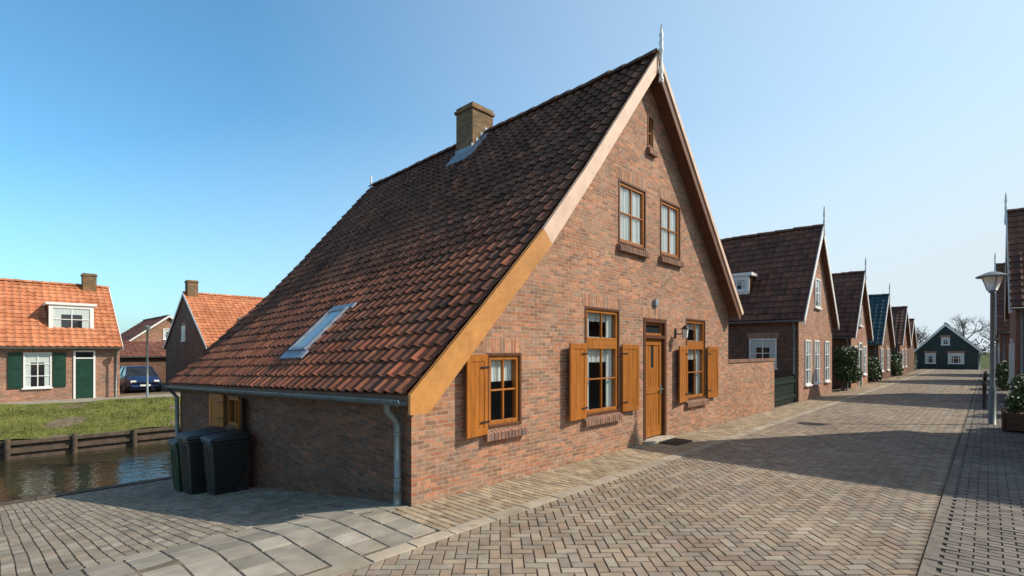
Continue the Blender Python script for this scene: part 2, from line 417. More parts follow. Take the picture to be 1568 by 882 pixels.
while y<-.02:
    h=.3; x=-.92-(.0 if row%2 else .15)
    while x<.92:
        l=.45 if R()<.3 else .3
        l=min(l,.935-x)
        if l>.1:
            c=random.choice([(.29,.255,.205),(.255,.23,.185),(.32,.28,.225),(.275,.24,.19),(.33,.295,.24)])
            if not (y+h>-.3 and x+l>0): fc.brick(x+l/2,y+h/2,l/2-.005,h/2-.005,U(-.008,.008),jc(c,.13),jit=.005,inset=.007)
        x+=l
    y+=h; row+=1
y=-7.5; row=0
while y<-.02:
    x=-10.88+(.1 if row%2 else 0)
    while x<-1.08:
        c=random.choice([(.27,.225,.165),(.24,.205,.16),(.29,.245,.18),(.25,.20,.145),(.30,.265,.205)])
        fc.brick(x+.1,y+.055+.006*math.sin(x*1.3)+.004*math.sin(x*3+y),.097,.051,U(-.025,.025),jc(c,.2),jit=.004,inset=.005)
        x+=.2
    y+=.108; row+=1
fc.finish('forecourt_paving','pave')

# ------------------------------------------------------------------ MAIN HOUSE
H=Obj('brick_house',(-5,5,0))
holes=[(1.27,2.0,.80,1.88),(3.65,4.79,.75,2.70),(5.72,6.73,.06,2.60),(7.72,8.82,.75,2.68),(4.75,5.82,3.98,5.22),(6.44,7.42,3.98,5.22),(5.88,6.14,6.15,6.80)]
def wall_holes(mb,outer,holes,P,depth=.14):
    loops=[[V((a,b,0)) for a,b in outer]]
    for (u0,u1,z0,z1) in holes: loops.append([V((u0,z0,0)),V((u0,z1,0)),V((u1,z1,0)),V((u1,z0,0))])
    flat=[p for l in loops for p in l]
    for t in tessellate_polygon(loops):
        mb.poly([P(flat[i].x,0,flat[i].y) for i in t])
    for (u0,u1,z0,z1) in holes:
        for a,b in (((u0,z0),(u0,z1)),((u0,z1),(u1,z1)),((u1,z1),(u1,z0)),((u1,z0),(u0,z0))):
            mb.poly([P(a[0],0,a[1]),P(b[0],0,b[1]),P(b[0],-depth,b[1]),P(a[0],-depth,a[1])])
F=FX(0); S=FYm(0)
wf=H.mb('gable_wall','brick')
wall_holes(wf,[(0,-.1),(10.36,-.1),(10.36,2.98),(5.75,7.74),(2.19,3.62),(0,1.48)],holes,F)
ws=H.mb('side_wall','brick_side_shaded')
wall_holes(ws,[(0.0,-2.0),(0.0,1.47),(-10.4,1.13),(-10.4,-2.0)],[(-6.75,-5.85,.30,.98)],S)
wo=H.mb('rear_walls','brick_side_shaded')
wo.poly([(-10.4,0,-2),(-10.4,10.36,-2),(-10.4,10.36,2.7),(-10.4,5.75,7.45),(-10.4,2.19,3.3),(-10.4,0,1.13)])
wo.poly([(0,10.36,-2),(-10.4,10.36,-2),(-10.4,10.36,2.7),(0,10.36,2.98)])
it=H.mb('interior','interior')
it.poly([(-.16,.1,-.02),(-3.5,.1,-.02),(-3.5,10.3,-.02),(-.16,10.3,-.02)]); it.poly([(-.16,2.4,2.95),(-3.5,2.4,2.95),(-3.5,10.1,2.95),(-.16,10.1,2.95)])
it.poly([(-3.5,.2,-.02),(-3.5,10.3,-.02),(-3.5,10.1,2.6),(-3.5,1.8,2.6),(-3.5,.2,1.1)]); it.poly([(-2.5,3.8,2.96),(-2.5,8.4,2.96),(-2.5,6.6,5.8),(-2.5,5,5.8)])
def window(h,P,u0,u1,z0,z1,cols=2,rows=2,transom=None,curtain='drape',outer='dkwood',inner='orange',o=.045,i=.055):
    a=h.mb('window_outer_frames',outer,bevel=.004); b=h.mb('window_sashes',inner,bevel=.004)
    gl=h.mb('window_glass','glass'); cu=h.mb('curtains','curtain')
    def fr(mb,u0,u1,z0,z1,t,n0,n1):
        mb.pbox(P,u0,u0+t,n0,n1,z0,z1); mb.pbox(P,u1-t,u1,n0,n1,z0,z1)
        mb.pbox(P,u0+t,u1-t,n0,n1,z0,z0+t); mb.pbox(P,u0+t,u1-t,n0,n1,z1-t,z1)
    fr(a,u0+.002,u1-.002,z0+.002,z1-.002,o,-.11,.012)
    U0,U1,Z0,Z1=u0+o+.002,u1-o-.002,z0+o+.002,z1-o-.002
    secs=[(Z0,Z1,rows)]
    if transom:
        b.pbox(P,U0,U1,-.10,-.01,transom-.045,transom+.045); secs=[(Z0,transom-.047,rows),(transom+.047,Z1,1)]
    for (s0,s1,rw) in secs:
        fr(b,U0,U1,s0,s1,i,-.095,-.012)
        w0,w1,y0,y1=U0+i,U1-i,s0+i,s1-i
        for c in range(1,cols):
            uc=lerp(w0,w1,c/cols); b.pbox(P,uc-.014,uc+.014,-.06,-.02,y0,y1)
        for r in range(1,rw):
            zc=lerp(y0,y1,r/rw); b.pbox(P,w0,w1,-.058,-.022,zc-.013,zc+.013)
        gl.poly([P(w0,-.045,y0),P(w1,-.045,y0),P(w1,-.045,y1),P(w0,-.045,y1)])
    def cloth(c0,c1,y0,y1,dep=.12):
        n=max(6,int((c1-c0)/.025)); pts=[]
        for k in range(n+1):
            u=lerp(c0,c1,k/n); nn=-dep-.015*math.sin(k*1.9)-.008*math.sin(k*.7)
            pts+= [P(u,nn,y0),P(u,nn,y1)]
        cu.idx(pts,[(2*k,2*k+2,2*k+3,2*k+1) for k in range(n)])
    if curtain=='drape':
        w=(U1-U0)*.22; cloth(U0,U0+w,Z0,Z1); cloth(U1-w,U1,Z0,Z1); cloth(U0,U1,transom-.35,transom+.12,.15); cloth(U0,U1,Z1-.2,Z1,.15)
    elif curtain=='full': cloth(U0,U1,Z0,Z1,.075)
    elif curtain=='half': cloth(U0,U1,lerp(Z0,Z1,.62),Z1)
def sill(h,P,u0,u1,z,mat='sillbrick'):
    m=h.mb('window_sills',mat,bevel=.006)
    for k in range(int((u1-u0)/.072)):
        u=u0+k*.072; j=U(-.003,.003)
        m.hexa([P(u+.003,-.02,z-.15),P(u+.066,-.02,z-.15),P(u+.066,.09+j,z-.16),P(u+.003,.09+j,z-.16),P(u+.003,-.02,z-.005),P(u+.066,-.02,z-.005),P(u+.066,.09+j,z-.05+j),P(u+.003,.09+j,z-.05+j)])
def shutter(h,P,u0,u1,z0,z1,n=.03,th=.035,tilt=0,hinge='hi'):
    m=h.mb('shutters','orange',bevel=.004)
    def Q(u,nn,z):
        base=u1 if hinge=='hi' else u0
        return P(u, nn+abs(u-base)*tilt, z)
    f=.075
    m.pbox(Q,u0,u0+f,n,n+th,z0,z1); m.pbox(Q,u1-f,u1,n,n+th,z0,z1)
    m.pbox(Q,u0+f,u1-f,n,n+th,z0,z0+.1); m.pbox(Q,u0+f,u1-f,n,n+th,z1-.1,z1)
    k=3; w=(u1-u0-2*f)/k
    for a in range(k): m.pbox(Q,u0+f+a*w+.002,u0+f+(a+1)*w-.002,n+.004,n+th-.010,z0+.1,z1-.1)
    hg=h.mb('shutter_hinges','black')
    for zz in (z0+.18,z1-.18):
        if hinge=='hi': hg.pbox(Q,u1-.16,u1+.03,n+th+.001,n+th+.006,zz-.012,zz+.012)
        else: hg.pbox(Q,u0-.03,u0+.16,n+th+.001,n+th+.006,zz-.012,zz+.012)
window(H,F,*holes[0],cols=2,rows=2,curtain='half'); sill(H,F,1.20,2.08,.80)
window(H,F,*holes[1],cols=2,rows=2,transom=2.05,curtain='drape'); sill(H,F,3.58,4.86,.75)
window(H,F,*holes[3],cols=2,rows=2,transom=2.05,curtain='drape'); sill(H,F,7.66,8.9,.75)
window(H,F,*holes[4],cols=2,rows=2,curtain='full'); sill(H,F,4.70,5.90,3.98)
window(H,F,*holes[5],cols=2,rows=2,curtain='full'); sill(H,F,6.38,7.50,3.98)
window(H,F,*holes[6],cols=1,rows=2,curtain=None,o=.04,i=.03); sill(H,F,5.84,6.2,6.15)
window(H,S,-6.75,-5.85,.30,.98,cols=2,rows=1,curtain=None)
shutter(H,F,.80,1.24,.74,1.86,tilt=.14)
shutter(H,F,3.07,3.62,.74,2.04,tilt=.12); shutter(H,F,4.82,5.37,.74,2.04,tilt=.08,hinge='lo')
shutter(H,F,7.13,7.69,.74,2.02,tilt=.12); shutter(H,F,8.85,9.41,.74,2.02,tilt=.08,hinge='lo')
shutter(H,S,-5.83,-5.40,.28,.98,tilt=.35,hinge='lo'); shutter(H,S,-7.2,-6.77,.28,.98,tilt=.35)
sl=H.mb('soldier_courses','soldier')
for (u0,u1,z0,z1) in holes[:6]:
    a=u0-.09;b=u1+.09
    pts=[F(a+.04,.004,z1),F(b-.04,.004,z1),F(b,.004,z1+.225),F(a,.004,z1+.225)]
    sl.poly(pts,uv=[(a+.04,.002),(b-.04,.002),(b,.228),(a,.228)])
d0,d1=5.72,6.73
fo=H.mb('door_frame','dkwood',bevel=.004)
fo.pbox(F,d0+.002,d0+.09,-.12,.015,.06,2.598); fo.pbox(F,d1-.09,d1-.002,-.12,.015,.06,2.598); fo.pbox(F,d0+.09,d1-.09,-.12,.015,2.51,2.598); fo.pbox(F,d0+.09,d1-.09,-.12,.012,2.17,2.24)
dr=H.mb('door','orange',bevel=.005)
a,b=d0+.095,d1-.095
dr.pbox(F,a,a+.12,-.10,-.05,.09,2.165); dr.pbox(F,b-.12,b,-.10,-.05,.09,2.165)
for z0,z1 in ((.09,.3),(1.0,1.12),(2.03,2.165)): dr.pbox(F,a+.12,b-.12,-.10,-.052,z0,z1)
w=(b-a-.24)/5
for k in range(5):
    dr.pbox(F,a+.12+k*w+.003,a+.12+(k+1)*w-.003,-.095,-.068,.3,1.0)
    if k!=2: dr.pbox(F,a+.12+k*w+.003,a+.12+(k+1)*w-.003,-.095,-.068,1.12,2.03)
c0=a+.12+2*w; dr.pbox(F,c0+.003,c0+w-.003,-.095,-.068,1.12,1.55)
dgl=H.mb('door_glass','dglass'); dgl.poly([F(c0,-.08,1.55),F(c0+w,-.08,1.55),F(c0+w,-.08,2.03),F(c0,-.08,2.03)])
fo2=H.mb('transom_sash','orange',bevel=.004)
fo2.pbox(F,a,a+.05,-.1,-.05,2.245,2.505); fo2.pbox(F,b-.05,b,-.1,-.05,2.245,2.505); fo2.pbox(F,a+.05,b-.05,-.1,-.05,2.245,2.29); fo2.pbox(F,a+.05,b-.05,-.1,-.05,2.46,2.505)
dgl.poly([F(a+.05,-.08,2.29),F(b-.05,-.08,2.29),F(b-.05,-.08,2.46),F(a+.05,-.08,2.46)])
hd=H.mb('door_handle','zinc'); hd.tube([F(b-.06,-.05,1.08),F(b-.06,.0,1.08),F(b-.17,.0,1.08)],.012,8)
hd.pbox(F,b-.085,b-.035,-.05,-.042,.98,1.18)
stp=H.mb('door_step','stone',bevel=.01); stp.box((-.14,5.68,-.05),(.18,6.77,.062))
ln=H.mb('wall_lantern','black')
ln.pbox(F,7.13,7.2,0,.02,2.20,2.42); ln.tube([F(7.165,.02,2.30),F(7.165,.12,2.28),F(7.165,.22,2.36),F(7.165,.24,2.47)],.012,8)
for du,dn in ((-.055,-.055),(.055,-.055),(.055,.055),(-.055,.055)):
    ln.tube([F(7.165+du*.7,.24+dn*.7,2.2),F(7.165+du,.24+dn,2.40)],.006,6)
ln.idx([F(7.165-.075,.165,2.40),F(7.165+.075,.165,2.40),F(7.165+.075,.315,2.40),F(7.165-.075,.315,2.40),F(7.165,.24,2.50)],[(0,1,2,3),(0,1,4),(1,2,4),(2,3,4),(3,0,4)])
lg=H.mb('wall_lantern_glass','opal'); lg.hexa([F(7.165-.035,.205,2.2),F(7.165+.035,.205,2.2),F(7.165+.035,.275,2.2),F(7.165-.035,.275,2.2),F(7.165-.052,.188,2.39),F(7.165+.052,.188,2.39),F(7.165+.052,.292,2.39),F(7.165-.052,.292,2.39)])
ab=H.mb('alarm_box','lead',bevel=.01); ab.pbox(F,6.13,6.25,0,.07,2.86,3.0); ab.tube([F(6.19,.035,2.86),F(6.19,.035,2.72)],.012,6)
# ROOF
XF,XB=.28,-10.5
def cprof(x,zs): return [(x,-.22,zs[0]),(x,.9,zs[1]),(x,2.19,zs[2]),(x,3.2,zs[3]),(x,5.75,zs[4])]
zF=[1.39,2.46,3.735,4.87,7.88]; zB=[1.05,2.13,3.42,4.56,7.60]
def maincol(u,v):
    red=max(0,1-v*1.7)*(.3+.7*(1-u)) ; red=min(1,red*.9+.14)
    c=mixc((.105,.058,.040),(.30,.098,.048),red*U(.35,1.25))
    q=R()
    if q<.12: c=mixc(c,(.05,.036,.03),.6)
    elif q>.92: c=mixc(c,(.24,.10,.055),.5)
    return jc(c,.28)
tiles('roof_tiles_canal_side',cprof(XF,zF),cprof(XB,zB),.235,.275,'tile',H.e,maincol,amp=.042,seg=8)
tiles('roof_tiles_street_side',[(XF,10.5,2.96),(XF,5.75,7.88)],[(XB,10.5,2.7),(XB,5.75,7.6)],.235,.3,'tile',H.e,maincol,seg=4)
ridge_caps(H,(XF+.02,5.75,7.93),(XB,5.75,7.65),lambda:jc((.10,.055,.04),.25))
us=H.mb('roof_boarding','soffit')
def off(p,dz): return (p[0],p[1],p[2]+dz)
A=cprof(XF-.0,zF);B=cprof(XB,zB)
for i in range(4):
    us.hexa([off(A[i],-.13),off(B[i],-.13),off(B[i+1],-.13),off(A[i+1],-.13),off(A[i],-.015),off(B[i],-.015),off(B[i+1],-.015),off(A[i+1],-.015)])
a,b,c,d=(XF,10.5,2.96),(XB,10.5,2.7),(XB,5.752,7.6),(XF,5.752,7.88)
us.hexa([off(a,-.13),off(b,-.13),off(c,-.13),off(d,-.13),off(a,-.015),off(b,-.015),off(c,-.015),off(d,-.015)])
bo=H.mb('bargeboard_lower','orange2',bevel=.004)
poly=[(-.24,1.40),(.9,2.49),(2.14,3.725),(2.34,3.53),(1.10,2.27),(.02,1.17),(-.24,1.17)]
bo.prism([(XF+.045,y,z) for y,z in poly],(-.045,0,0))
bp_=H.mb('bargeboard_upper','pale',bevel=.004)
poly=[(2.148,3.733),(3.2,4.89),(5.75,7.91),(5.75,7.56),(3.37,4.72),(2.345,3.538)]
bp_.prism([(XF+.045,y,z) for y,z in poly],(-.045,0,0))
bw=H.mb('bargeboard_cap','pale',bevel=.003)
bw.prism([(XF+.06,y,z) for y,z in [(5.752,7.93),(10.56,2.95),(10.48,2.87),(5.752,7.80)]],(-.06,0,0))
bd=H.mb('bargeboard_street_side','soffit',bevel=.003)
bd.prism([(XF+.03,y,z) for y,z in [(5.752,7.795),(10.475,2.865),(10.36,2.74),(5.752,7.56)]],(-.03,0,0))
rb=H.mb('bargeboard_rear','pale')
rb.prism([(XB-.03,y,z) for y,z in [(-.22,1.05),(.9,2.13),(2.19,3.42),(3.2,4.56),(5.75,7.6),(5.75,7.35),(3.35,4.4),(2.3,3.2),(1.0,1.95),(-.1,.9)]],(.03,0,0))
fs=H.mb('eaves_fascia','dkwood'); fs.hexa([(XF-.02,-.16,1.24),(XB+.05,-.16,.90),(XB+.05,-.13,.90),(XF-.02,-.13,1.24),(XF-.02,-.16,1.37),(XB+.05,-.16,1.03),(XB+.05,-.13,1.03),(XF-.02,-.13,1.37)])
fs.poly([(XF-.02,-.13,1.26),(XB+.05,-.13,.92),(XB+.05,0,.98),(XF-.02,0,1.32)])
fn=H.mb('finial','white',smooth=True)
prof=[(0,.035),(.02,.055),(.08,.05),(.12,.03),(.2,.045),(.28,.045),(.32,.025),(.50,.03),(.62,.035),(.66,.055),(.70,.03),(.80,.045),(.88,.03),(.95,.05),(1.0,.03),(1.16,.008)]
fn.tube([(XF+.10,5.75,7.30+z) for z,_ in prof],[r for _,r in prof],12)
fn.tube([(XB-.02,5.75,7.45+z*.55) for z,_ in prof],[r*.8 for _,r in prof],8)
gu=H.mb('gutter','zinc',smooth=True)
def gutter(mb,p0,p1,r=.065,seg=8):
    p0=V(p0);p1=V(p1); s=(p1-p0).normalized().cross(V((0,0,1))); vs=[]
    for p in (p0,p1):
        for rr in (r,r*.88):
            for k in range(seg+1):
                t=math.pi+math.pi*k/seg; vs.append(p+s*math.cos(t)*rr+V((0,0,math.sin(t)*rr)))
    n=seg+1; mb.idx(vs,[(k,k+1,2*n+k+1,2*n+k) for k in range(seg)]+[(n+k,n+k+1,3*n+k+1,3*n+k) for k in range(seg)]+[(0,2*n,3*n,n),(seg,2*n+seg,3*n+seg,n+seg)]+[(k,k+1,n+k+1,n+k) for k in range(seg)])
    mb.tube([p0+s*r,p1+s*r],.011,6); mb.tube([p0-s*r,p1-s*r],.011,6)
gutter(gu,(XF-.06,-.27,1.33),(XB+.02,-.27,.99))
gb=H.mb('gutter_brackets','zinc')
for k in range(14):
    x=.1-k*.8; zz=1.33+(x-.22)*.0315; gb.tube([(x,-.16,zz+.01),(x,-.2,zz-.05),(x,-.27,zz-.074),(x,-.335,zz-.03),(x,-.345,zz+.01)],.008,5)
dp=H.mb('downpipe','zinc',smooth=True)
dp.tube([(-.12,-.27,1.27),(-.12,-.27,1.19),(-.18,-.12,1.06),(-.18,-.08,.98),(-.18,-.08,.03)],.042,12)
dp.tube([(-.18,-.08,.86),(-.18,-.08,.90)],.05,12); dp.tube([(-.18,-.08,.30),(-.18,-.08,.34)],.05,12); dp.tube([(-.18,-.08,-.02),(-.18,-.08,.16)],.052,12)
dp.tube([(-10.3,-.27,.93),(-10.3,-.1,.7),(-10.3,-.08,-1.5)],.045,10)
ch=H.mb('chimney','brick_yel',bevel=.008)
ch.box((-5.30,5.20,6.5),(-4.64,5.95,8.28)); ch.box((-5.34,5.16,8.28),(-4.60,5.99,8.36)); ch.box((-5.30,5.20,8.36),(-4.64,5.95,8.44))
ct=H.mb('chimney_top','lead'); ct.box((-5.2,5.3,8.44),(-4.74,5.85,8.47))
fl=H.mb('chimney_flashing','lead',bevel=.005)
sl_=1.16
def rz(y): return 7.72-(5.75-y)*sl_+.08
fl.hexa([(-5.42,4.92,rz(4.92)),(-4.55,4.92,rz(4.92)+.02),(-4.55,5.2,rz(5.2)),(-5.42,5.2,rz(5.2)),(-5.42,4.92,rz(4.92)+.03),(-4.55,4.92,rz(4.92)+.05),(-4.55,5.22,rz(5.22)+.04),(-5.42,5.22,rz(5.22)+.04)])
for k in range(4):
    y=5.15+k*.16; fl.box((-4.637,y,rz(y)-.15),(-4.625,y+.16,rz(y)+.24))
fl.box((-5.32,5.18,rz(5.2)-.1),(-4.62,5.198,rz(5.2)+.14))
fl.hexa([(-4.64,5.0,rz(5.0)),(-4.46,5.0,rz(5.0)),(-4.46,5.72,rz(5.72)),(-4.64,5.72,rz(5.72)),(-4.64,5.0,rz(5.0)+.05),(-4.46,5.0,rz(5.0)+.03),(-4.46,5.72,rz(5.72)+.03),(-4.64,5.72,rz(5.72)+.05)])
def RS(x,y,n):
    z=lerp(1.39,2.46,(y+.22)/1.12) if y<.9 else lerp(2.46,3.735,(y-.9)/1.29)
    z+=(x-.28)*(.34/10.78); return (x,y-n*.7,z+n*.72)
sk=H.mb('skylight_frame','lead',bevel=.004)
def rbox(mb,xa,xb,ya,yb,n0,n1): mb.hexa([RS(xa,ya,n0),RS(xb,ya,n0),RS(xb,yb,n0),RS(xa,yb,n0),RS(xa,ya,n1),RS(xb,ya,n1),RS(xb,yb,n1),RS(xa,yb,n1)])
X0,X1,Y0,Y1=-4.45,-3.75,.42,1.26
rbox(sk,X0,X0+.07,Y0,Y1,.0,.11); rbox(sk,X1-.07,X1,Y0,Y1,.0,.11); rbox(sk,X0+.07,X1-.07,Y0,Y0+.05,.0,.105); rbox(sk,X0+.07,X1-.07,Y1-.05,Y1,.0,.105)
rbox(sk,X0-.12,X1+.12,Y0-.14,Y0-.002,.04,.075); rbox(sk,X0-.1,X1+.1,Y1+.002,Y1+.1,.04,.075)
sg=H.mb('skylight_glass','skyglass'); rbox(sg,X0+.07,X1-.07,Y0+.05,Y1-.05,.03,.085)
H.done()
dm=Obj('doormat',(.42,6.3,.02)); m=dm.mb('mat_frame','black',bevel=.004); m.box((.2,5.98,.012),(.62,6.0,.03)); m.box((.2,6.68,.012),(.62,6.7,.03)); m.box((.2,6.0,.012),(.22,6.68,.03)); m.box((.6,6.0,.012),(.62,6.68,.03))
for k in range(16): m.box((.22,6.01+k*.042,.012),(.6,6.03+k*.042,.026))
dm.done()

# ------------------------------------------------------------------ generic gable houses
def gable_house(name,axis,a0,a1,b0,b1,zb,ze,zr,wall,roofmat,rcol,trim='white',apex=None,oa=.22,ob=.22,tw=.26,rh=.32,seg=5,side=None,bw=.2,finial=None,chimney=None,capcol=None,gutter_mat='zinc'):
    P=(lambda a,b,z:(b,a,z)) if axis=='x' else (lambda a,b,z:(a,b,z))
    am=apex if apex is not None else (a0+a1)/2
    h=Obj(name,P(am,(b0+b1)/2,zb)); 
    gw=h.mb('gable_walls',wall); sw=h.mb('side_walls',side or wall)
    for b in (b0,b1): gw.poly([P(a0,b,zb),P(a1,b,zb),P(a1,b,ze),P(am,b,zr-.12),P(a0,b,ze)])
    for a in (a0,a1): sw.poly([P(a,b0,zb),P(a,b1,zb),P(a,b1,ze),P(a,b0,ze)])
    rd=h.mb('roof_boarding','soffit')
    for a,sg_ in ((a0,-1),(a1,1)):
        s=(zr-.12-ze)/abs(am-a); ea=a+sg_*oa; ez=ze-s*oa+.12
        tiles('roof_tiles',[P(ea,b0-ob,ez),P(am,b0-ob,zr)],[P(ea,b1+ob,ez),P(am,b1+ob,zr)],tw,rh,roofmat,h.e,rcol,seg=seg)
        q=[P(ea,b0-ob,ez),P(ea,b1+ob,ez),P(am+sg_*.001,b1+ob,zr),P(am+sg_*.001,b0-ob,zr)]
        rd.hexa([off(p,-.1) for p in q]+[off(p,-.01) for p in q])
        tb=h.mb('bargeboards',trim,bevel=.003)
        for b,o in ((b0-ob,-.03),(b1+ob,.03)):
            l=math.hypot(am-ea,zr-ez); dx,dz=(am-ea)/l,(zr-ez)/l
            tb.prism([P(ea,b,ez+.03),P(am+sg_*.001,b,zr+.05),P(am+sg_*.001,b,zr-bw/abs(dx)*.9),P(ea+0,b,ez-bw)],V(P(0,o,0)))
        gutter(h.mb('gutters',gutter_mat,smooth=True),P(ea+sg_*.05,b0-ob,ez-.04),P(ea+sg_*.05,b1+ob,ez-.04))
        h.mb('downpipes',gutter_mat,smooth=True).tube([P(ea+sg_*.05,b0+.15,ez-.08),P(a+sg_*.06,b0+.15,ez-.35),P(a+sg_*.06,b0+.15,zb)],.04,8)
        h.mb('downpipes',gutter_mat,smooth=True).tube([P(ea+sg_*.05,b1-.15,ez-.08),P(a+sg_*.06,b1-.15,ez-.35),P(a+sg_*.06,b1-.15,zb)],.04,8)
    ridge_caps(h,P(am,b0-ob,zr+.04),P(am,b1+ob,zr+.04),capcol or (lambda:jc(rcol(.5,.5),.1)),mat=roofmat)
    if finial:
        fm=h.mb('finial',trim,smooth=True); bb=b1+ob+.04 if finial=='hi' else b0-ob-.04
        fm.tube([P(am,bb,zr-.5+z) for z,_ in prof_f],[r for _,r in prof_f],8)
    if chimney:
        for (ca_,cb_,zt) in chimney:
            c=h.mb('chimney','brick_yel'); pa=P(ca_-.32,cb_-.3,zr-1.3); pb=P(ca_+.32,cb_+.3,zt)
            c.box(tuple(map(min,pa,pb)),tuple(map(max,pa,pb)))
            pa=P(ca_-.36,cb_-.34,zt-.14); pb=P(ca_+.36,cb_+.34,zt-.06); c.box(tuple(map(min,pa,pb)),tuple(map(max,pa,pb)))
    return h,P
prof_f=[(0,.03),(.1,.05),(.3,.05),(.5,.03),(.7,.045),(.8,.025),(.95,.045),(1.3,.012)]
def swin(h,P,u0,u1,z0,z1,cols=2,rows=2,fm='white',lintel=True,shut=None,curtain=True):
    f=h.mb('window_frames',fm,bevel=.003); gl=h.mb('window_glass','glass'); bk=h.mb('window_dark_sheet','black'); cu=h.mb('curtains','curtain')
    t=.06
    f.pbox(P,u0,u0+t,.0,.05,z0,z1); f.pbox(P,u1-t,u1,.0,.05,z0,z1); f.pbox(P,u0+t,u1-t,.0,.05,z0,z0+t); f.pbox(P,u0+t,u1-t,.0,.05,z1-t,z1)
    f.pbox(P,u0-.05,u1+.05,.0,.1,z0-.06,z0-.002)
    for c in range(1,cols): uc=lerp(u0,u1,c/cols); f.pbox(P,uc-.02,uc+.02,.01,.042,z0+t,z1-t)
    for r in range(1,rows): zc=lerp(z0,z1,r/rows); f.pbox(P,u0+t,u1-t,.01,.04,zc-.018,zc+.018)
    gl.poly([P(u0+t,.022,z0+t),P(u1-t,.022,z0+t),P(u1-t,.022,z1-t),P(u0+t,.022,z1-t)])
    bk.poly([P(u0+t,.004,z0+t),P(u1-t,.004,z0+t),P(u1-t,.004,z1-t),P(u0+t,.004,z1-t)])  # flat black sheet on the wall stands in for the unlit room
    if curtain:
        w=(u1-u0)*.2
        for a,b in ((u0+t,u0+t+w),(u1-t-w,u1-t)): cu.poly([P(a,.009,z0+t),P(b,.009,z0+t),P(b,.009,z1-t),P(a,.009,z1-t)])
        cu.poly([P(u0+t+w,.011,z1-t-.25*(z1-z0)),P(u1-t-w,.011,z1-t-.25*(z1-z0)),P(u1-t-w,.011,z1-t),P(u0+t+w,.011,z1-t)])
    if lintel:
        s=h.mb('soldier_courses','soldier'); s.poly([P(u0-.05,.004,z1+.0),P(u1+.05,.004,z1),P(u1+.1,.004,z1+.22),P(u0-.1,.004,z1+.22)],uv=[(u0-.05,.002),(u1+.05,.002),(u1+.1,.228),(u0-.1,.228)])
    if shut:
        s=h.mb('shutters',shut,bevel=.004); w=(u1-u0)*.48
        for a,b in ((u0-.04-w,u0-.04),(u1+.04,u1+.04+w)):
            s.pbox(P,a,b,.03,.06,z0,z1); s.pbox(P,a+.07,b-.07,.06,.07,z0+.08,(z0+z1)/2-.04); s.pbox(P,a+.07,b-.07,.06,.07,(z0+z1)/2+.04,z1-.08)
def sdoor(h,P,u0,u1,z0,z1,mat='green',frame='white'):
    f=h.mb('door_frame',frame,bevel=.003); t=.08
    f.pbox(P,u0,u0+t,0,.06,z0,z1); f.pbox(P,u1-t,u1,0,.06,z0,z1); f.pbox(P,u0+t,u1-t,0,.06,z1-t,z1); f.pbox(P,u0+t,u1-t,0,.055,z1-.42,z1-.36)
    d=h.mb('door',mat,bevel=.004); d.pbox(P,u0+t,u1-t,.0,.03,z0,z1-.42)
    d.pbox(P,u0+t+.1,u1-t-.1,.03,.04,z0+.15,z0+.8); d.pbox(P,u0+t+.1,u1-t-.1,.03,.04,z0+.95,z1-.6)
    h.mb('window_glass','dglass').poly([P(u0+t,.02,z1-.36),P(u1-t,.02,z1-.36),P(u1-t,.02,z1-t),P(u0+t,.02,z1-t)])
def dormer(h,x0,x1,ya,yb,z0,z1,face,mat='white'):
    b=h.mb('dormer_cheeks','dkwood'); b.box((x0,ya,z0),(x1,yb,z1))
    r=h.mb('dormer_roof',mat,bevel=.006); r.box((x0-.12,ya-.12,z1+.001),(x1+.12,yb+.12,z1+.13))
    if face=='+x': P=FX(x1); u=(ya,yb)
    elif face=='-y': P=FYm(ya); u=(x0,x1)
    f=h.mb('dormer_frame',mat,bevel=.004)
    a,c=u; f.pbox(P,a,a+.1,.002,.05,z0,z1-.002); f.pbox(P,c-.1,c,.002,.05,z0,z1-.002); f.pbox(P,a+.1,c-.1,.002,.05,z0,z0+.16); f.pbox(P,a+.1,c-.1,.002,.05,z1-.1,z1-.002)
    swin(h,lambda u_,n,z:P(u_,n+.004,z),a+.1,c-.1,z0+.16,z1-.1,cols=2,rows=2,lintel=False)
browncol=lambda u,v: jc(mixc((.11,.056,.038),(.21,.078,.046),R()*.8),.22)
orcol=lambda u,v: jc(mixc((.44,.15,.068),(.53,.215,.105),R()),.12)
tealcol=lambda u,v: jc((.03,.075,.085),.2)
dkred=lambda u,v: jc((.17,.07,.05),.25)

h,P=gable_house('orange_roof_cottage','y',-36.1,-28.1,-9.5,1.4,-.5,2.25,5.6,'brick_pink','tile_o',orcol,chimney=[(-32.0,.6,6.3)],tw=.28,rh=.33,seg=6,oa=.3,ob=.08,bw=.12)
fx=FX(-28.1)
swin(h,fx,-2.25,-1.25,.15,1.85,cols=2,rows=3,shut='green'); swin(h,fx,-5.6,-4.6,.15,1.85,cols=2,rows=3,shut='green')
sdoor(h,fx,-.45,.4,-.48,1.95); dormer(h,-31.0,-29.0,-1.3,.45,2.75,4.25,'+x')
h.mb('eaves_board','white').box((-28.1,-9.5,2.02),(-28.02,1.4,2.24)); h.done()
h,P=gable_house('orange_roof_cottage','y',-38.2,-28.5,5.6,17.5,-.5,2.2,5.75,'brick_dark','tile_o',orcol,chimney=[(-33.3,6.0,6.6)],tw=.28,rh=.33,seg=6,ob=.08,bw=.12)
swin(h,FYm(5.6),-33.9,-33.1,2.6,3.6,cols=2,rows=2); dormer(h,-31.2,-29.6,8.2,9.8,2.7,4.0,'+x'); swin(h,FX(-28.5),7,8.2,.2,1.7); h.done()
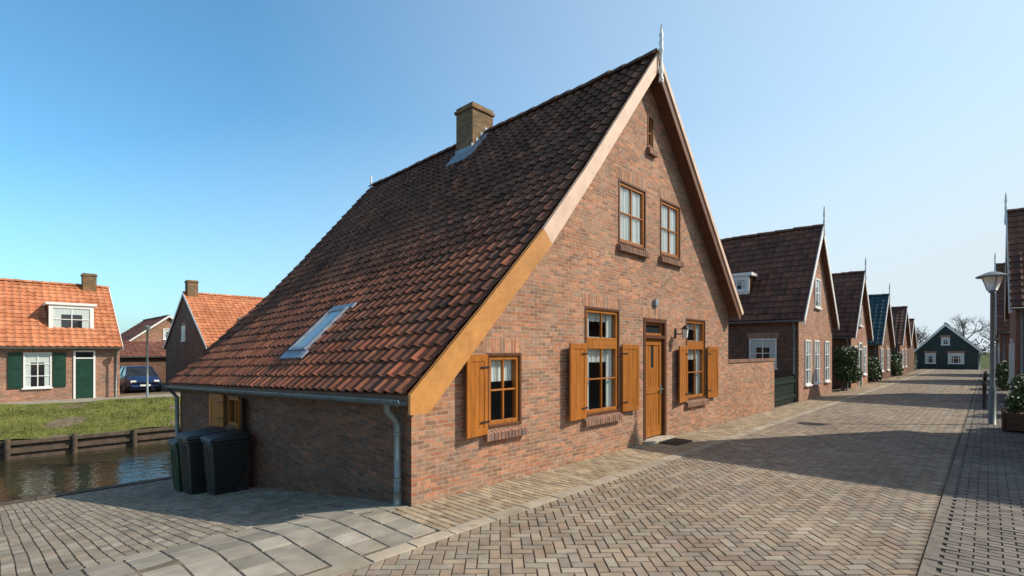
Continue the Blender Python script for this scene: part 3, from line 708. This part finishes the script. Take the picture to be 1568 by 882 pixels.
h,P=gable_house('brown_cottage','x',5.2,11.5,-60,-50,-.5,2.6,5.2,'brick_pink','tile_o',dkred,tw=.35,rh=.4,seg=3,bw=.12); swin(h,FX(-50),7,8,.4,1.8); swin(h,FX(-50),8.8,9.8,.4,1.8); swin(h,FX(-50),7.9,8.8,3,4); h.done()
h,P=gable_house('garden_shed','y',-46,-41,3.0,7.4,-.5,1.5,2.6,'brick_dark','tile_o',dkred,tw=.35,rh=.4,seg=3,bw=.12); h.done()

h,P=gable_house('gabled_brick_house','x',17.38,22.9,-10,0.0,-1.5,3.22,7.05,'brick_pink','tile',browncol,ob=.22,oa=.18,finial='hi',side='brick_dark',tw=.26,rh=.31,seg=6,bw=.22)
fx=FX(0.0); swin(h,fx,18.2,19.0,.6,2.35,rows=3); swin(h,fx,19.6,20.4,.6,2.35,rows=3); swin(h,fx,21.4,22.2,.6,2.35,rows=3); swin(h,fx,19.7,20.6,3.7,4.9,rows=2)
swin(h,FYm(17.38),-1.75,-.75,1.25,2.4); dormer(h,-2.95,-1.95,18.0,19.6,4.25,5.0,'-y'); h.done()
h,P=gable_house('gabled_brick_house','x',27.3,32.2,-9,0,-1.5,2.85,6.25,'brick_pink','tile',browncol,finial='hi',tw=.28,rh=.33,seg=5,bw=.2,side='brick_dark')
swin(h,fx,28,28.8,.6,2.2,rows=3); swin(h,fx,30.6,31.5,.6,2.2,rows=3); swin(h,fx,29.4,30.2,3.3,4.4); sdoor(h,fx,29.2,30.1,0,2.4); h.done()
h,P=gable_house('teal_roof_house','x',36.2,41.8,-9,0,-1.5,2.5,5.75,'brick_dark','tealtile',tealcol,finial='hi',tw=.3,rh=.35,seg=4,bw=.2)
swin(h,fx,37,38,.6,2.1,rows=3); swin(h,fx,39.8,40.8,.6,2.1,rows=3); h.done()
h,P=gable_house('gabled_brick_house','x',47.0,52.4,-9,0,-1.5,2.6,5.6,'brick_red','tile',browncol,tw=.3,rh=.36,seg=4,bw=.18)
swin(h,fx,48,49,.6,2.1); swin(h,fx,50.4,51.4,.6,2.1); h.done()
h,P=gable_house('gabled_brick_house','x',56.0,61.5,-9,-.3,-1.5,2.4,5.0,'brick_dark','tile',browncol,tw=.35,rh=.4,seg=3,bw=.18); h.done()
h,P=gable_house('green_boarded_house','y',-.6,4.4,68,76,-.02,2.1,4.9,'grn_board','tile',lambda u,v:jc((.10,.07,.06),.2),apex=1.8,tw=.35,rh=.4,seg=3,bw=.2,oa=.35)
fy=FYm(68); swin(h,fy,.1,1.0,.6,1.7,cols=3); swin(h,fy,2.0,3.3,.6,1.7,cols=3); swin(h,fy,1.45,2.15,2.6,3.4); h.done()
RIGHT=[('gabled_brick_house',8.1,13.5,6.25,15,3.0,7.0),('gabled_brick_house',21.6,28.0,5.85,15,3.6,7.5),('gabled_brick_house',37,43,5.65,14,3.2,7.3),('gabled_brick_house',49,55,5.6,14,3,6.6)]
for i,(nm,a0,a1,b0,b1,ze,zr) in enumerate(RIGHT):
    h,P=gable_house(nm,'x',a0,a1,b0,b1,-.05,ze,zr,'brick_red','tile',browncol,finial='lo',tw=.3,rh=.34,seg=4,bw=.2,ob=.15)
    fm=FXm(b0); swin(h,fm,a0+.8,a0+1.7,.6,2.2,rows=3); swin(h,fm,a1-1.7,a1-.8,.6,2.2,rows=3); sdoor(h,fm,(a0+a1)/2-.45,(a0+a1)/2+.45,0,2.4)
    swin(h,fm,(a0+a1)/2-.5,(a0+a1)/2+.5,3.5,4.7); h.done()

gw=Obj('brick_garden_wall',(0,12.4,0)); m=gw.mb('wall','brick'); m.box((-.24,10.365,-1.6),(-.02,14.5,1.58))
m=gw.mb('coping','sillbrick',bevel=.008)
y=10.37
while y<14.5: m.box((-.27,y,1.582),(.01,y+.066,1.67+U(-.004,.004))); y+=.072
gw.done()
gt=Obj('garden_gate',(0,15.9,.5)); m=gt.mb('gate_boards','gate',bevel=.004)
y=14.56
while y<17.2: m.box((-.14,y,.04),(-.11,y+.11,.98+U(-.004,.004))); y+=.125
m.box((-.108,14.54,.2),(-.07,17.3,.3)); m.box((-.108,14.54,.75),(-.07,17.3,.85)); m.box((-.17,14.505,-.3),(-.08,14.555,1.05)); m.box((-.17,17.24,-.3),(-.08,17.33,1.05)); gt.done()

# ------------------------------------------------------------------ vegetation
def leafball(mb,clumps,n,size):
    for k in range(n):
        cx,cy,cz,rx,ry,rz_=random.choice(clumps)
        while True:
            a,b,c=U(-1,1),U(-1,1),U(-1,1)
            q=a*a+b*b+c*c
            if .25<q<1: break
        p=V((cx+a*rx,cy+b*ry,cz+c*rz_)); d=V((U(-1,1),U(-1,1),U(-.3,1))).normalized(); e=d.cross(V((U(-1,1),U(-1,1),U(-1,1)))).normalized(); f=d.cross(e)
        s=size*U(.6,1.3)
        mb.poly([p-e*s,p+f*s*.6,p+e*s,p-f*s*.6])
def shrub(name,loc,clumps,n,size=.05):
    o=Obj(name,loc); m=o.mb('stems','bark')
    for k in range(8):
        c=random.choice(clumps); m.tube([V(loc)+V((U(-.1,.1),U(-.2,.2),0)),V(c[:3])*.6+V(loc)*.4,V(c[:3])],[.03,.02,.008],5)
    leafball(o.mb('foliage','leaf'),clumps,n,size); o.done()
shrub('ivy_shrub',(.1,24.9,0),[(.1+U(-.15,.25),U(24.0,26.2),U(.4,1.9),U(.3,.45),U(.35,.6),U(.3,.5)) for _ in range(14)],9000,.055)
shrub('garden_shrub',(.1,34,0),[(.0,34.2+U(-1,1),U(.3,1.3),.35,.5,.4) for _ in range(6)],2500,.07)
shrub('garden_shrub',(.1,44.5,0),[(.0,44.5+U(-1.4,1.4),U(.3,1.6),.4,.6,.5) for _ in range(6)],2500,.08)
shrub('garden_shrub',(5.75,17.3,0),[(5.85+U(-.1,.1),17.4+U(-1,1),U(.2,.9),.25,.4,.35) for _ in range(6)],3000,.05)
shrub('garden_shrub',(5.7,33,0),[(5.8+U(-.1,.1),32+U(-2,2),U(.2,1.2),.3,.6,.4) for _ in range(6)],2500,.07)
pl=Obj('wooden_planter',(5.62,13.3,0)); m=pl.mb('box','dkwood',bevel=.006)
for zz in (.05,.19,.33): m.box((5.40,12.9,zz),(5.43,13.7,zz+.13)); m.box((5.85,12.9,zz),(5.88,13.7,zz+.13)); m.box((5.43,12.9,zz),(5.85,12.93,zz+.13)); m.box((5.43,13.67,zz),(5.85,13.7,zz+.13))
for xx in (5.38,5.86):
    for yy in (12.88,13.68): m.box((xx,yy,.005),(xx+.04,yy+.04,.5))
m=pl.mb('soil','ground'); m.box((5.43,12.93,.1),(5.85,13.67,.42))
leafball(pl.mb('foliage','leaf'),[(5.63,13.3+U(-.25,.25),U(.5,.75),.2,.22,.18) for _ in range(5)],1200,.035); pl.done()
def bare_tree(name,loc,h,spread=.55,depth=6,seed=1,r0=.14):
    rnd=random.Random(seed); o=Obj(name,loc); m=o.mb('trunk_and_limbs','bark')
    def rec(p,d,l,r,k):
        q=p+d*l; mid=p+d*l*.5+V((rnd.uniform(-1,1),rnd.uniform(-1,1),0))*l*.06
        m.tube([p,mid,q],[r,r*.85,r*.68],5 if k>3 else 3,cap=False)
        if k==0: return
        for _ in range(3 if k<depth else 4):
            a=V((rnd.uniform(-1,1),rnd.uniform(-1,1),rnd.uniform(-.25,.8))).normalized()
            nd=(d*(1-spread)+a*spread).normalized(); rec(q-(q-p)*rnd.uniform(0,.3),nd,l*rnd.uniform(.62,.86),r*.62,k-1)
    rec(V(loc),V((0,0,1)),h*.25,r0,depth); o.done()
bare_tree('bare_tree',(2.5,84,0),8.5,seed=3,r0=.2); bare_tree('bare_tree',(6.5,90,0),9,seed=5,r0=.2); bare_tree('bare_tree',(-2.5,88,0),7.5,seed=9,r0=.18)
bare_tree('bare_tree',(-50,14,-.5),6.5,seed=11); bare_tree('bare_tree',(-56,4,-.5),6,seed=12)
tl=Obj('distant_trees',(0,150,0)); m=tl.mb('foliage','twig')
cl=[]
for k in range(60): x=-60+k*2.2+U(-1,1); cl.append((x,150+U(-5,5),U(.8,3.0),2,2,U(1.2,2.4)))
leafball(m,cl,9000,.22)
cl=[(-130+U(-4,4),-60+k*4+U(-1,1),U(.6,2.5),3,3,U(1.2,2.4)) for k in range(60)]
leafball(m,cl,9000,.3); tl.done()

# ------------------------------------------------------------------ street furniture
lp=Obj('street_lamp',(5.22,14.4,0)); m=lp.mb('post','post',smooth=True)
m.tube([(5.22,14.4,0),(5.22,14.4,.9),(5.22,14.4,.95),(5.22,14.4,3.45)],[.075,.075,.05,.04],12); m.tube([(5.22,14.4,3.42),(5.22,14.4,3.5)],[.07,.09],12)
m=lp.mb('diffuser','opal',smooth=True); m.tube([(5.22,14.4,3.48),(5.22,14.4,3.82)],[.10,.21],16)
m=lp.mb('hood','post',smooth=False); m.tube([(5.22,14.4,3.82),(5.22,14.4,3.85),(5.22,14.4,3.93),(5.22,14.4,3.97)],[.32,.33,.16,.05],20)
m=lp.mb('ribs','post')
for k in range(4):
    a=k*math.pi/2+.4; m.tube([(5.22+.105*math.cos(a),14.4+.105*math.sin(a),3.48),(5.22+.215*math.cos(a),14.4+.215*math.sin(a),3.83)],.01,5)
lp.done()
lp=Obj('street_lamp',(-26.5,2.3,-.5)); m=lp.mb('post','zinc',smooth=True); m.tube([(-26.5,2.3,-.6),(-26.5,2.3,3.0)],[.06,.04],8)
m=lp.mb('head','post',smooth=False); m.tube([(-26.5,2.3,3.0),(-26.5,2.3,3.2),(-26.5,2.3,3.25)],[.1,.16,.04],10); lp.done()
for yy in (19,24,30):
    b=Obj('bollard',(5.05,yy,0)); m=b.mb('post','black',smooth=True); m.tube([(5.05,yy,0),(5.05,yy,.75),(5.05,yy,.78),(5.05,yy,.88),(5.05,yy,.93)],[.05,.045,.06,.055,.015],10); b.done()
def wheelie_bin(x,y,mat,sx=.58,sy=.68,h=1.1,rot=0):
    z=min(g(x-sx/2),g(x+sx/2))+.01; zt=z+h
    o=Obj('wheelie_bin',(x,y,z))
    m=o.mb('body',mat,bevel=.02); k=.8
    m.hexa([(x-sx/2*k,y-sy/2*k,z+.04),(x+sx/2*k,y-sy/2*k,z+.04),(x+sx/2*k,y+sy/2*k,z+.04),(x-sx/2*k,y+sy/2*k,z+.04),(x-sx/2,y-sy/2,zt-.12),(x+sx/2,y-sy/2,zt-.12),(x+sx/2,y+sy/2,zt-.12),(x-sx/2,y+sy/2,zt-.12)])
    m.box((x-sx/2-.02,y-sy/2-.02,zt-.19),(x+sx/2+.02,y+sy/2+.02,zt-.13))
    for i in (-1,0,1): m.hexa([(x+i*.15-.02,y-sy/2*k-.012,z+.1),(x+i*.15+.02,y-sy/2*k-.012,z+.1),(x+i*.15+.02,y-sy/2*k+.05,z+.1),(x+i*.15-.02,y-sy/2*k+.05,z+.1),(x+i*.15-.02,y-sy/2-.012,zt-.25),(x+i*.15+.02,y-sy/2-.012,zt-.25),(x+i*.15+.02,y-sy/2+.05,zt-.25),(x+i*.15-.02,y-sy/2+.05,zt-.25)])
    m=o.mb('lid',mat,bevel=.02); m.hexa([(x-sx/2-.03,y-sy/2-.05,zt-.118),(x+sx/2+.03,y-sy/2-.05,zt-.118),(x+sx/2+.03,y+sy/2+.02,zt-.118),(x-sx/2-.03,y+sy/2+.02,zt-.118),(x-sx/2+.01,y-sy/2,zt-.06),(x+sx/2-.01,y-sy/2,zt-.06),(x+sx/2-.01,y+sy/2,zt),(x-sx/2+.01,y+sy/2,zt)])
    m=o.mb('handle',mat,smooth=True); m.tube([(x-sx/2+.05,y+sy/2+.07,zt-.07),(x+sx/2-.05,y+sy/2+.07,zt-.07)],.018,8)
    m.tube([(x-sx/2+.06,y+sy/2,zt-.1),(x-sx/2+.06,y+sy/2+.07,zt-.07)],.015,6); m.tube([(x+sx/2-.06,y+sy/2,zt-.1),(x+sx/2-.06,y+sy/2+.07,zt-.07)],.015,6)
    m=o.mb('wheels','black'); m.tube([(x-sx/2-.0,y+sy/2-.1,z+.1),(x-sx/2+.06,y+sy/2-.1,z+.1)],.1,14); m.tube([(x+sx/2-.06,y+sy/2-.1,z+.1),(x+sx/2,y+sy/2-.1,z+.1)],.1,14)
    o.done()
wheelie_bin(-6.05,-.62,'bin_dark',.72,.7,1.25); wheelie_bin(-5.2,-.50,'bin_dark',.6,.6,1.15); wheelie_bin(-7.0,-.62,'bin_green',.55,.62,1.15)
def car(x,y,z):
    o=Obj('parked_car',(x,y,z)); b=o.mb('body','bluecar',smooth=True)
    st_=[(-2.0,.45,.75,.72),(-1.95,.3,.95,.80),(-1.3,.22,1.0,.85),(0,.22,.98,.86),(1.1,.22,.95,.85),(1.8,.25,.80,.80),(2.02,.35,.6,.70)]
    vs=[];n=8
    for sx,zb,zt,hw in st_:
        vs+= [(x+sx,y-hw*.9,z+zb),(x+sx,y-hw,z+zb+.1),(x+sx,y-hw,z+zt-.15),(x+sx,y-hw*.88,z+zt),(x+sx,y+hw*.88,z+zt),(x+sx,y+hw,z+zt-.15),(x+sx,y+hw,z+zb+.1),(x+sx,y+hw*.9,z+zb)]
    b.idx(vs,[(i*n+k,i*n+(k+1)%n,(i+1)*n+(k+1)%n,(i+1)*n+k) for i in range(len(st_)-1) for k in range(n)]+[tuple(range(n)),tuple(range(len(vs)-1,len(vs)-1-n,-1))])
    gs=o.mb('glasshouse','dglass')
    gs.hexa([(x-1.9,y-.76,z+.95),(x+1.1,y-.76,z+.93),(x+1.1,y+.76,z+.93),(x-1.9,y+.76,z+.95),(x-1.5,y-.6,z+1.42),(x+.35,y-.6,z+1.44),(x+.35,y+.6,z+1.44),(x-1.5,y+.6,z+1.42)])
    r=o.mb('roof','bluecar',bevel=.02); r.hexa([(x-1.55,y-.63,z+1.41),(x+.4,y-.63,z+1.43),(x+.4,y+.63,z+1.43),(x-1.55,y+.63,z+1.41),(x-1.4,y-.55,z+1.48),(x+.25,y-.55,z+1.49),(x+.25,y+.55,z+1.49),(x-1.4,y+.55,z+1.48)])
    for s in (-1,1):
        for a,c in ((1.1,.37),(-1.9,-1.52),(-.4,-.4)): r.tube([(x+a,y+s*.765,z+.94),(x+c,y+s*.615,z+1.43)],.03,6)
    w=o.mb('wheels','black')
    for wx in (-1.25,1.25):
        for s in (-1,1): w.tube([(x+wx,y+s*.66,z+.3),(x+wx,y+s*.87,z+.3)],.31,18)
    hb=o.mb('hubs','zinc')
    for wx in (-1.25,1.25):
        for s in (-1,1): hb.tube([(x+wx,y+s*.86,z+.3),(x+wx,y+s*.88,z+.3)],.18,12)
    li=o.mb('headlights','opal',bevel=.02)
    for s in (-1,1): li.box((x+1.82,y+s*.55-.13,z+.58),(x+1.98,y+s*.55+.13,z+.72))
    li.box((x+2.02,y-.25,z+.38),(x+2.04,y+.25,z+.48)); o.done()
car(-32.2,2.9,-.49)

# ------------------------------------------------------------------ camera, light, sky
cam=bpy.data.cameras.new('camera'); co=bpy.data.objects.new('camera',cam); scene.collection.objects.link(co)
co.location=(5.141,-3.634,1.9); co.rotation_euler=(math.radians(90),0,math.radians(43.43))
cam.sensor_width=36; cam.lens=17.68; cam.shift_y=.0619; cam.clip_end=3000; cam.clip_start=.05
scene.camera=co
sd=V((.9,.8,1.0)).normalized()
elev=math.asin(sd.z); az=math.atan2(sd.x,sd.y)
s=bpy.data.lights.new('sun','SUN'); s.energy=5.0; s.angle=math.radians(.5); s.color=(1,.91,.78)
so=bpy.data.objects.new('sun',s); scene.collection.objects.link(so); so.rotation_euler=sd.to_track_quat('Z','Y').to_euler(); so.location=(20,20,30)
wd=bpy.data.worlds.new('World'); scene.world=wd; wd.use_nodes=True; nt=wd.node_tree
bg=nt.nodes['Background']; sky=nt.nodes.new('ShaderNodeTexSky'); sky.sky_type='NISHITA'; sky.sun_disc=False
sky.sun_elevation=elev; sky.sun_rotation=az; sky.air_density=1.0; sky.dust_density=1.5; sky.ozone_density=1.2; sky.altitude=0
tc=N(nt,'ShaderNodeTexCoord'); sp=N(nt,'ShaderNodeSeparateXYZ'); L(nt,tc.outputs['Generated'],sp.inputs[0])
def mth(op,a,b=None,c=None,clamp=False):
    n=N(nt,'ShaderNodeMath',operation=op); n.use_clamp=clamp
    for i,v in enumerate((a,b,c)):
        if v is None: continue
        if isinstance(v,(int,float)): n.inputs[i].default_value=v
        else: L(nt,v,n.inputs[i])
    return n.outputs[0]
z=sp.outputs[2]
dt=mth('ADD',mth('MULTIPLY',sp.outputs[0],.747),mth('MULTIPLY',sp.outputs[1],.664))
low=mth('MULTIPLY_ADD',z,-1.25,.5); low=mth('MAXIMUM',low,0.0)
f=mth('ADD',mth('MULTIPLY_ADD',dt,.62,.27),low,clamp=True)
mr=N(nt,'ShaderNodeMapRange'); mr.interpolation_type='SMOOTHSTEP'; mr.inputs[1].default_value=.58; mr.inputs[2].default_value=.70; mr.inputs[3].default_value=1; mr.inputs[4].default_value=0; L(nt,z,mr.inputs[0])
up=mr.outputs[0]
g1=N(nt,'ShaderNodeMix',data_type='RGBA'); g1.blend_type='MULTIPLY'; L(nt,up,g1.inputs['Factor']); L(nt,sky.outputs[0],g1.inputs['A']); g1.inputs['B'].default_value=(1.05,1.85,2.05,1)
g2=N(nt,'ShaderNodeMix',data_type='RGBA'); L(nt,mth('MULTIPLY',f,up),g2.inputs['Factor']); L(nt,g1.outputs['Result'],g2.inputs['A']); g2.inputs['B'].default_value=(6.4,7.4,8.0,1)
L(nt,g2.outputs['Result'],bg.inputs[0]); bg.inputs[1].default_value=.115
scene.view_settings.view_transform='Standard'; scene.view_settings.look='None'; scene.view_settings.exposure=0
